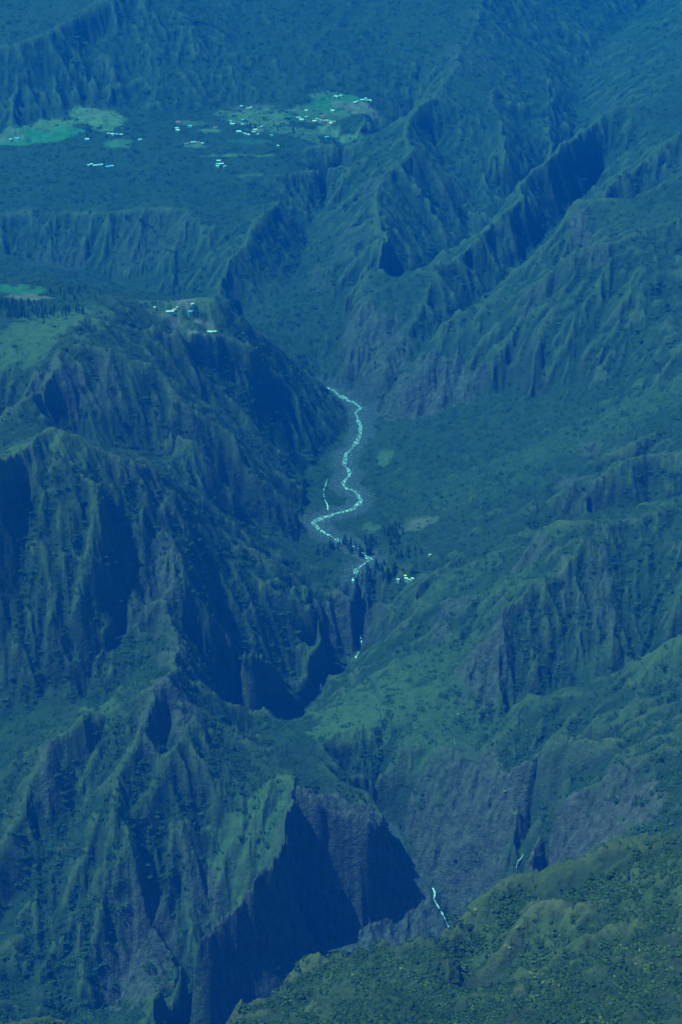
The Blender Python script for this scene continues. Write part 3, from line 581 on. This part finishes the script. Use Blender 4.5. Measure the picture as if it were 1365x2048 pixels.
HS = [ # far village, right part
 (613,224,7,6,'white','lone small white house on the slope above the red roofs of the far village'),
 (666,224,10,7,'white','white-roofed house standing alone on the pasture right of the red roof'),
 (597,238,11,7,'pink','faded red roof at the left end of the upper village row'),
 (604,242,12,7,'white','long white-roofed house directly in front of the left faded red roof'),
 (613,236.5,7,5,'pale green','small pale green hut right beside the left faded red roof'),
 (645,235,12,8,'red','large dull red roof standing behind the crowded village row'),
 (635,241,8,6,'blue','small light blue roof left of the crowded village row'),
 (629,245,9,7,'yellow','cream yellow house at the left end of the crowded village row'),
 (642,244,7,5,'pink','faded red hut next to the light blue roof in the crowded row'),
 (648,245,7,5,'pink','faded red hut in the middle of the crowded village row'),
 (655,244,10,6,'pink','longest faded red roof of the crowded village row'),
 (661,246,8,6,'white','white house near the right end of the crowded village row'),
 (662,249.5,8,6,'yellow','bright yellow house in front of the right end of the village row'),
 (668,246,8,6,'pink','faded red house closing the right end of the crowded village row'),
 (673,195.5,11,6,'white','left white house of the pair highest up in the far village'),
 (682,194.5,9,5,'pale green','right pale green house of the pair highest up in the far village'),
 (710,207,8,6,'white','white house left of the top right cluster, above the ploughed field'),
 (715,205,7,5,'pale green','small pale green hut touching the white house above the ploughed field'),
 (725,202.5,12,6,'white','longest white roof of the top right cluster of the far village'),
 (732,199,6,5,'white','tiny white hut behind the top right cluster'),
 (734.5,203,9,5,'pale green','pale green roof in the middle of the top right cluster'),
 (741,203,9,5,'white','white house at the far right end of the top right cluster'),
 (654.5,275,10,6,'blue','blue-roofed house on the pasture below the crowded village row'),
 # middle
 (357.5,246,12,8,'red','dull red roof highest at the left end of the middle hamlet'),
 (354.7,258,10,6,'pale green','pale green roof just below the highest dull red roof'),
 (356.5,262.5,11,6,'white','white roof lowest in the column of three at the left of the middle hamlet'),
 (381,254.5,11,6,'blue','light blue roof right of the column of three roofs'),
 (431.6,258,9,7,'red','bright red roof alone between the blue roof and the white cluster'),
 (465.5,250,12,6,'white','white roof at the top left corner of the round pasture'),
 (462,246,6,5,'grey','small grey hut behind the white roof left of the round pasture'),
 (485.7,243,7,5,'blue','tiny blue hut on the upper edge of the round pasture'),
 (485.7,252,7,5,'pale green','tiny pale green hut on the left edge of the round pasture'),
 (478.4,265.5,12,9,'white','largest white house at the left end of the row below the round pasture'),
 (486,268.5,6,5,'white','first small white hut right of the largest white house'),
 (492,270,6,5,'pale green','second small hut right of the largest white house, pale green'),
 (498,271,7,5,'white','third small hut right of the largest white house, white'),
 (511,262.5,10,7,'white','white roof behind the faded red roof below the round pasture'),
 (508.5,266,11,7,'pink','faded red roof in front of a white roof below the round pasture'),
 (518.6,265,9,6,'red','red roof at the right end of the row below the round pasture'),
 (516,271,5,4,'white','tiny white hut below the red roof of the round pasture'),
 (523,256,6,5,'pale green','tiny pale green hut inside the round pasture beside a dark tree'),
 (544,273,7,5,'blue','tiny blue hut in the field right of the round pasture'),
 (374.5,290,10,7,'red','red roof at the left end of the row on the small knoll'),
 (387,286.8,13,6,'pale green','long pale green roof on the small knoll'),
 (397,287,9,6,'red','red roof in the middle of the row on the small knoll'),
 (405,289.5,7,5,'white','small white hut at the right end of the row on the small knoll'),
 (438,323.5,10,6,'white','upper white roof of the lone farm below the villages'),
 (442,331,13,7,'white','largest white roof of the lone farm below the villages'),
 (435,331,6,5,'pale green','small pale green shed touching the largest roof of the lone farm'),
 (436,335,8,5,'white','lowest white shed of the lone farm'),
 (450,334,6,5,'pale green','small pale green shed right of the lone farm'),
 (557,295,6,5,'pale green','tiny pale green hut alone in the trees below the village'),
 (497.6,220.5,9,6,'pink','faded red roof on the brown strip above the middle hamlet'),
 (483,215,6,5,'white','tiny white hut on the brown strip above the middle hamlet'),
 (503,218,7,5,'grey','small grey hut right of the faded red roof on the brown strip'),
 # left
 (175,281.5,10,7,'white','white house alone below the bright green field'),
 (226,270.5,10,6,'white','middle white house of the row at the foot of the tan hillside'),
 (217,270,7,5,'pale green','left pale green hut of the row at the foot of the tan hillside'),
 (234,271,7,5,'grey','grey hut in the row at the foot of the tan hillside'),
 (243,271,8,5,'white','right white hut of the row at the foot of the tan hillside'),
 (280.5,282.5,9,6,'pale green','pale green roof right of the pale clearing'),
 (35,279.5,13,6,'blue','long light blue roof beside trees on the far left field'),
 (22,282.5,6,5,'white','tiny white hut at the far left field'),
 (178,333,7,5,'white','leftmost white hut of the thin row of five in the forest'),
 (184,333,6,5,'white','second white hut of the thin row of five in the forest'),
 (190,333.5,7,5,'white','third white hut of the thin row of five in the forest'),
 (196,333.5,6,5,'white','fourth white hut of the thin row of five in the forest'),
 (203,334,8,5,'white','rightmost and largest white hut of the thin row of five in the forest'),
 (216,336,9,6,'blue','light blue roof right of the thin row of white huts'),
 (224,335.5,9,6,'pale green','pale green roof right of the light blue one in the forest'),
 # shoulder hamlet
 (310.5,619,3.5,3.5,'white','tiny upright white hut at the left of the shoulder hamlet'),
 (340.5,626,15,6,'white','long white roof, the largest of the shoulder hamlet'),
 (349,624,7,5,'pink','faded red roof joined to the long white roof of the shoulder hamlet'),
 (385.3,615,6,4.5,'white','small white hut on the brown plot of the shoulder hamlet'),
 (381,630,8,5,'blue','light blue roof below the brown plot of the shoulder hamlet'),
 (355,619,4,4,'grey','tiny grey hut behind the long white roof of the shoulder hamlet'),
 (421,666.5,10,6,'white','left white house of the lowest pair on the shoulder'),
 (430,666,6,5,'white','right smaller white house of the lowest pair on the shoulder'),
 # hamlet by the gorge
 (797,1167,5,3.5,'white','small white hut left of the hamlet by the gorge'),
 (811,1159,4.5,3.5,'yellow','upper yellow hut of the hamlet by the gorge'),
 (813,1163,5.5,4,'yellow','lower yellow house of the hamlet by the gorge'),
 (819.5,1162.5,6.5,3.5,'pale green','pale green roof between the yellow and white houses by the gorge'),
 (826,1160,5.5,3.5,'white','white house at the right end of the hamlet by the gorge'),
 (860,1116.5,4,3,'white','tiny white hut on the slope above the gorge hamlet'),
]
for r_ in HS: house(*r_)

# ------------------------------------------------------------------ water
W = NM('stream_water', .35)
foam = W.ramp(W.noise(0.33, 5, .8), .50, .58)
wc = W.mix(foam, (0.10, 0.20, 0.26), (0.9, 0.93, 0.95)); wc = W.mix(W.ramp(W.noise(0.21, 4, .75), .50, .55), wc, (0.05, 0.06, 0.07))
WATER = W.done(wc)
FM = NM('falling_water', .4); FALL = FM.done(FM.mix(FM.ramp(FM.noise(0.5, 4, .75), .42, .6), (0.22, 0.30, 0.34), (0.93, 0.95, 0.96)))
def ribbon(name, p3, wfun, mat, lift, n=5, smooth_=True):
    p3 = dense(p3, 2.0); keep_ = np.r_[True, np.linalg.norm(np.diff(p3, axis=0), axis=1) > .01]; p3 = p3[keep_]
    if smooth_:
        for _ in range(4): p3[1:-1] = (p3[:-2] + 2 * p3[1:-1] + p3[2:]) / 4
    t = np.gradient(p3[:, :2], axis=0)
    for _ in range(6): t[1:-1] = (t[:-2] + t[1:-1] + t[2:]) / 3
    t /= np.linalg.norm(t, axis=1)[:, None] + 1e-9; nn = np.stack([-t[:, 1], t[:, 0]], 1)
    s_ = np.cumsum(np.r_[0, np.linalg.norm(np.diff(p3, axis=0), axis=1)]); v = []; f = []
    cen = height(p3[:, 0], p3[:, 1])
    for i in range(len(p3)):
        w_ = wfun(s_[i]); off = (vnoise(np.array([s_[i] / 22]), np.array([3.3]), 8)[0] - .5) * w_ * .6
        for j in range(n):
            q_ = (j / (n - 1) - .5) * w_ + off; x_, y_ = p3[i, 0] + nn[i, 0] * q_, p3[i, 1] + nn[i, 1] * q_
            v.append((x_, y_, gz(x_, y_) + lift))
    for i in range(len(p3) - 1):
        for j in range(n - 1): a_ = i * n + j; f.append((a_, a_ + 1, a_ + n + 1, a_ + n))
    return link(name, newmesh(name, v, f, mat, True))
def wv(a, b, sd_): return lambda s: a + (b - a) * float(vnoise(np.array([s / 17.0]), np.array([.5]), sd_)[0])
o = ribbon('river', np.array([P(*p) for p in RIVER]), wv(2, 13, 5), WATER, .35); o['kind'] = 'structure'
o = ribbon('river', np.array([P(*p) for p in [(655,960,575),(647,985,573),(650.5,1000,571),(656,1014,569)]]), wv(1, 3, 6), WATER, .35); o['kind'] = 'structure'
o = ribbon('river', np.array([P(*p) for p in GORGE[3:6]]), wv(2, 9, 7), WATER, .5); o['kind'] = 'structure'
def falls(pts, wd, label):
    p3 = np.array([hit(*p) if len(p) == 2 else P(*p) for p in pts]); v = []; f = []; p3 = dense(p3, 1.0)
    for i, p_ in enumerate(p3):
        w_ = wd * (.5 + float(vnoise(np.array([i / 6.0]), np.array([1.5]), 44)[0])); dx_ = (float(vnoise(np.array([i / 5.0]), np.array([7.5]), 45)[0]) - .5) * wd * 1.2
        for j in range(4):
            x_ = p_[0] + dx_ + (j / 3 - .5) * w_; bul = .9 + .5 * math.sin(math.pi * j / 3)
            v.append((x_, p_[1] - bul * .6, max(gz(x_, p_[1]), gz(x_, p_[1] - bul), p_[2]) + bul))
    for i in range(len(p3) - 1):
        for j in range(3): a_ = i * 4 + j; f.append((a_, a_ + 1, a_ + 5, a_ + 4))
    o = link('waterfall', newmesh('waterfall', v, f, FALL, True)); tag(o, label, 'waterfall')
falls([(867,1783,321),(868,1792,316),(870,1800,311),(869,1812,305),(874,1820,300),(882,1829,295),(885,1838,290),(890,1846,285),(892,1852,281),(896,1858,279)], 3.0, 'white cascade tumbling down the dark lower canyon')
falls([(722.5,1274),(722,1280),(721.5,1287)], 2.6, 'short white fall at the foot of the dark gorge slot')
falls([(654,1008),(656,1014),(657,1021)], 2.2, 'small bright fall where the side stream joins the river')
falls([(1048,1711),(1043,1722),(1036,1732),(1033,1739)], 1.6, 'thin white fall in the ravine below the grey rock face')

# boulders in the stream bed
bm_ = []
for sd_ in range(2):
    r_ = random.Random(sd_); v = []; f = []
    for i in range(4):
        for j in range(7):
            a_ = j * 2 * math.pi / 7; e_ = (.95, .8, .45, .05)[i] * r_.uniform(.8, 1.15); v.append((e_ * math.cos(a_), e_ * math.sin(a_), (-.3, .25, .6, .75)[i]))
    for i in range(3):
        for j in range(7): f.append((i * 7 + j, i * 7 + (j + 1) % 7, i * 7 + 7 + (j + 1) % 7, i * 7 + 7 + j))
    f.append(tuple(range(21, 28))); g_ = NM('boulder'); bm_.append(newmesh('boulder', v, f, g_.done(g_.mix(g_.n('ShaderNodeObjectInfo').outputs['Random'], (.05, .05, .055), (.26, .26, .26)))))
rp = dense(np.array([P(*p) for p in RIVER]), 1.0); n_ = 5200; k_ = rng.integers(0, len(rp), n_)
bx = rp[k_, 0] + rng.normal(0, 13, n_); by = rp[k_, 1] + rng.normal(0, 13, n_)
scatter('boulders', 'grey boulders strewn along the stream bed', 'boulders', np.stack([bx, by, height(bx, by)], 1), .35 + 1.3 * rng.random(len(bx)) ** 3, bm_)
print('objects', time.time() - T0)

# ------------------------------------------------------------------ the air
HZ_D, HZ_C, HZ_A = 2.2e-4, (0.0, 0.066, 0.355), (0.0, 1.0, 1.0)
def haze():
    lo, hi = (-5200, -300, float(MZ.min()) - 1 - 40), (5200, 7600, 2230)
    v = [(a, b, c) for a in (lo[0], hi[0]) for b in (lo[1], hi[1]) for c in (lo[2], hi[2])]
    f = [(0,1,3,2),(4,6,7,5),(0,4,5,1),(2,3,7,6),(0,2,6,4),(1,5,7,3)]
    me = bpy.data.meshes.new('haze'); me.from_pydata(v, [], f); me.update()
    o = bpy.data.objects.new('haze', me); C.objects.link(o); o['kind'] = 'stuff'
    o['label'] = 'blue haze filling the air over the valley'; o['category'] = 'haze'
    m = bpy.data.materials.new('haze'); m.use_nodes = True; n = m.node_tree; n.nodes.clear()
    pv = n.nodes.new('ShaderNodeVolumePrincipled'); out = n.nodes.new('ShaderNodeOutputMaterial')
    pv.inputs['Color'].default_value = (*HZ_C, 1); pv.inputs['Density'].default_value = HZ_D
    pv.inputs['Absorption Color'].default_value = (*HZ_A, 1); pv.inputs['Anisotropy'].default_value = 0.0
    n.links.new(pv.outputs[0], out.inputs['Volume']); me.materials.append(m)
haze()
